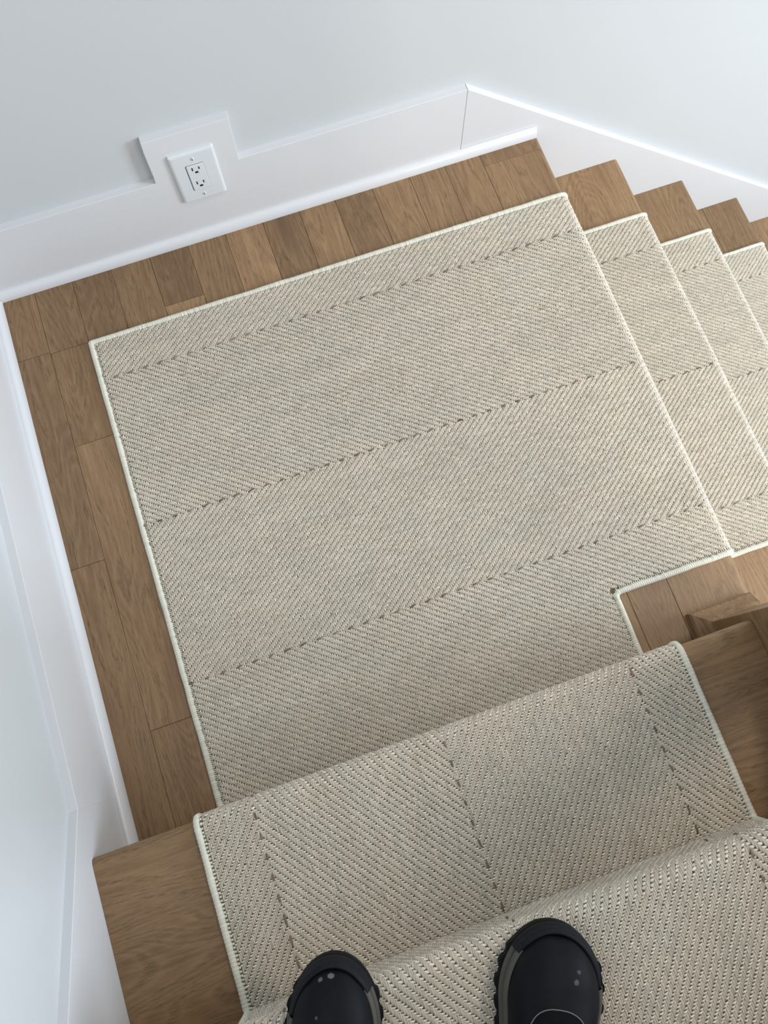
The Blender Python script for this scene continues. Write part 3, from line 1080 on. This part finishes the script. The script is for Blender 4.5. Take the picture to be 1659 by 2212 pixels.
def make_boot(label, tip, z, ang, spots, inner, yc):
    """inner = +1 / -1: the side (local x) where the grey midsole reaches farther forward; yc = middle of the throat"""
    fx, fy = math.sin(ang), math.cos(ang)
    loc = (tip[0] - fx * BL, tip[1] - fy * BL, z)
    root = empty('work_boot', loc)
    root.rotation_euler = (0, 0, -ang)
    root.scale = (0.93 if inner > 0 else 1.03, 1.0, 1.0)
    tag(root, label, 'boot', 'black boots of the photographer')
    P, N, q = boot_outline()
    n = len(P)

    def band(name, prof, mat, sel=None, wrap=True, offs=None, smooth=True):
        """sweep a closed (offset,z) profile round the outline; sel = index list for an open run"""
        idx = np.arange(n) if sel is None else sel
        k = len(prof)
        V = np.zeros((len(idx), k, 3))
        for j, (o_, zz) in enumerate(prof):
            e = o_ + (offs[idx] if (offs is not None and j in (1, 2)) else 0)
            V[:, j, 0] = P[idx, 0] + N[idx, 0] * e
            V[:, j, 1] = P[idx, 1] + N[idx, 1] * e
            V[:, j, 2] = zz if np.isscalar(zz) else zz[idx]
        m_ = len(idx)
        ii, jj = np.meshgrid(np.arange(m_ if sel is None else m_ - 1), np.arange(k), indexing='ij')
        i2, j2 = (ii + 1) % m_, (jj + 1) % k
        Q = np.stack([(ii * k + jj).ravel(), (ii * k + j2).ravel(), (i2 * k + j2).ravel(), (i2 * k + jj).ravel()], 1)
        return np_mesh(name, V.reshape(-1, 3), Q, mat, root, smooth=smooth)

    # lugged outsole: scalloped rim, flat underside
    yy = P[:, 1]
    lug = 0.5 + 0.5 * np.sign(np.sin(q / 0.0115 * math.pi)) * np.abs(np.sin(q / 0.0115 * math.pi)) ** 0.35
    front = np.clip((BL - 0.028 - yy) / 0.012, 0, 1)
    offs = (0.0035 * lug) * front
    band('outsole', [(-0.030, 0.0005), (0.0005, 0.0005), (0.0010, 0.014), (-0.004, 0.016), (-0.030, 0.016)], M['sole'], offs=offs, smooth=False)
    bm = bmesh.new()
    bm.faces.new([bm.verts.new((P[i, 0] - N[i, 0] * 0.004, P[i, 1] - N[i, 1] * 0.004, 0.0008)) for i in range(0, n, 3)])
    from_bm('sole_tread', bm, M['sole'], root)
    # toe bumper
    lim = np.where(P[:, 0] * inner > 0, 0.034, 0.068)
    sel = np.where(yy > BL - lim)[0]
    ztop = 0.032 + 0.012 * np.clip((yy - (BL - 0.066)) / 0.05, 0, 1)
    bp_ = band('toe_bumper', [(-0.010, 0.014), (-0.0005, 0.014), (0.0012, 0.020), (0.0002, ztop - 0.016), (-0.0008, ztop - 0.0145), (-0.0006, ztop - 0.013), (-0.0022, ztop - 0.006), (-0.0030, ztop - 0.005), (-0.0040, ztop - 0.0035), (-0.0062, ztop - 0.001), (-0.0085, ztop - 0.003), (-0.010, ztop - 0.012)],
               M['rand'], sel=sel)
    # grey midsole: two rails each side with a groove between
    for sx in (1, -1):
        s2 = np.where((yy < BL - (0.026 if sx == inner else 0.060)) & (yy > 0.03) & (P[:, 0] * sx > 0))[0]
        zz = 0.0
        band('midsole_rail', [(-0.010, 0.014), (-0.0008, 0.014), (0.0004, 0.020), (-0.0012, 0.026), (-0.0050, 0.0265), (-0.010, 0.024)], M['stripe'], sel=s2)
        band('midsole_rail', [(-0.012, 0.024), (-0.0052, 0.0255), (-0.0034, 0.031), (-0.0046, 0.037), (-0.0080, 0.040), (-0.012, 0.034)], M['stripe'], sel=s2)
    # upper
    t = np.linspace(0.02, math.pi, 60)
    y = BL / 2 * (1 - np.cos(t))
    y = 0.008 + (BL - 0.0072 - 0.008) * (y / BL)
    th = np.linspace(0, math.pi, 29)
    Y, TH_ = np.meshgrid(y, th, indexing='ij')
    V = boot_surface(Y, TH_)
    # flex creases across the vamp
    cre = 0.0012 * np.exp(-((Y - 0.195) / 0.012) ** 2) * np.sin((Y + 0.15 * V[..., 0]) * 420) * np.sin(TH_)
    V[..., 2] += cre
    np_mesh('upper', V.reshape(-1, 3), closed_grid(len(y), len(th)), mat_boot('boot_upper', spots), root)
    # shaft with an open collar
    rings = []
    for zz, ry, rx, cy, thick in ((0.090, 0.064, 0.043, 0.078, 0), (0.108, 0.060, 0.041, 0.078, 0), (0.124, 0.057, 0.042, 0.078, 0), (0.134, 0.056, 0.044, 0.078, 0),
                                  (0.138, 0.053, 0.041, 0.078, 0), (0.134, 0.050, 0.038, 0.078, 0), (0.118, 0.048, 0.035, 0.079, 0), (0.100, 0.040, 0.030, 0.080, 0)):
        a = np.linspace(0, 2 * math.pi, 32, endpoint=False)
        rings.append(np.stack([rx * np.cos(a), cy + ry * np.sin(a), np.full(32, zz) + 0.012 * np.cos(a - math.pi / 2) * (zz > 0.115)], 1))
    V = np.array(rings).transpose(1, 0, 2)
    np_mesh('shaft', V.reshape(-1, 3), closed_grid(32, len(rings), True), M['rand'], root)
    # throat: dark tongue patch, pale piping round it, laces
    ry, rt = 0.046, 0.62
    a = np.linspace(0, 2 * math.pi, 49)
    rr = np.linspace(0, 1, 7)
    A, RR = np.meshgrid(a, rr, indexing='ij')
    V = boot_surface(yc + ry * RR * np.sin(A), math.pi / 2 + rt * RR * np.cos(A), 0.0012)
    np_mesh('tongue', V.reshape(-1, 3), closed_grid(49, 7), M['lining'], root)
    V, Q = tube(boot_surface(yc + ry * np.sin(a), math.pi / 2 + rt * np.cos(a), 0.0015), 0.0007)
    np_mesh('piping', V, Q, M['piping'], root)
    for i, yl in enumerate((yc + 0.024, yc + 0.006, yc - 0.012)):
        e = np.linspace(-1, 1, 13)
        V, Q = tube(boot_surface(yl + 0.010 * e * (1 if i % 2 else -1), math.pi / 2 + rt * 0.62 * e, 0.0035), 0.0019)
        np_mesh('lace', V, Q, M['lining'] if i else M['lining'], root)
    e = np.linspace(-1, 1, 7)
    V, Q = tube(boot_surface(yc + 0.020 + 0.008 * e, math.pi / 2 - 0.20 + 0.03 * e, 0.0050), 0.0013)
    np_mesh('red_tab', V, Q, M['red'], root)
    V, Q = tube(boot_surface(yc + 0.030 + 0.0015 * e, math.pi / 2 + 0.05 + 0.08 * e, 0.0045), 0.0011)
    np_mesh('lace_tip', V, Q, M['lace'], root)
    return root


def to_local(pt, tip, z, ang):
    fx, fy = math.sin(ang), math.cos(ang)
    dx, dy = pt[0] - (tip[0] - fx * BL), pt[1] - (tip[1] - fy * BL)
    return (dx * math.cos(ang) - dy * math.sin(ang), dx * math.sin(ang) + dy * math.cos(ang))


ZB = 2 * H + T_BACK + 0.0040


def spots_for(lst, tip, ang):
    out = []
    for (px, py, r, a) in lst:
        lx, ly = to_local((px, py), tip, ZB, ang)
        # height of the upper there
        w = float(boot_halfwidth(np.array(ly)) - 0.0062)
        c = min(abs(lx) / max(w, 1e-4), 0.999) ** (1 / 0.78)
        zz = 0.014 + (float(boot_top(np.array(ly))) - 0.014) * math.sqrt(1 - c * c) ** 0.80
        out.append((lx, ly, zz, r, a))
    return out


TL, AL = (0.3290, -1.2900), math.radians(19)
TR, AR = (0.6000, -1.3445), math.radians(27)
make_boot('black work boot with two pale spots on the toe, over the tread edge', TL, ZB, AL,
          spots_for([(0.3080, -1.3019, 0.0030, 0.6), (0.3219, -1.3029, 0.0042, 0.7), (0.2946, -1.3330, 0.0018, 0.4)], TL, AL), 1, 0.150)
make_boot('black work boot turned outward, farther from the left wall', TR, ZB, AR,
          spots_for([(0.6010, -1.3900, 0.0026, 0.30), (0.5935, -1.3975, 0.0032, 0.35), (0.6265, -1.3745, 0.0060, 0.22)], TR, AR), -1, 0.176)
print('script ok')
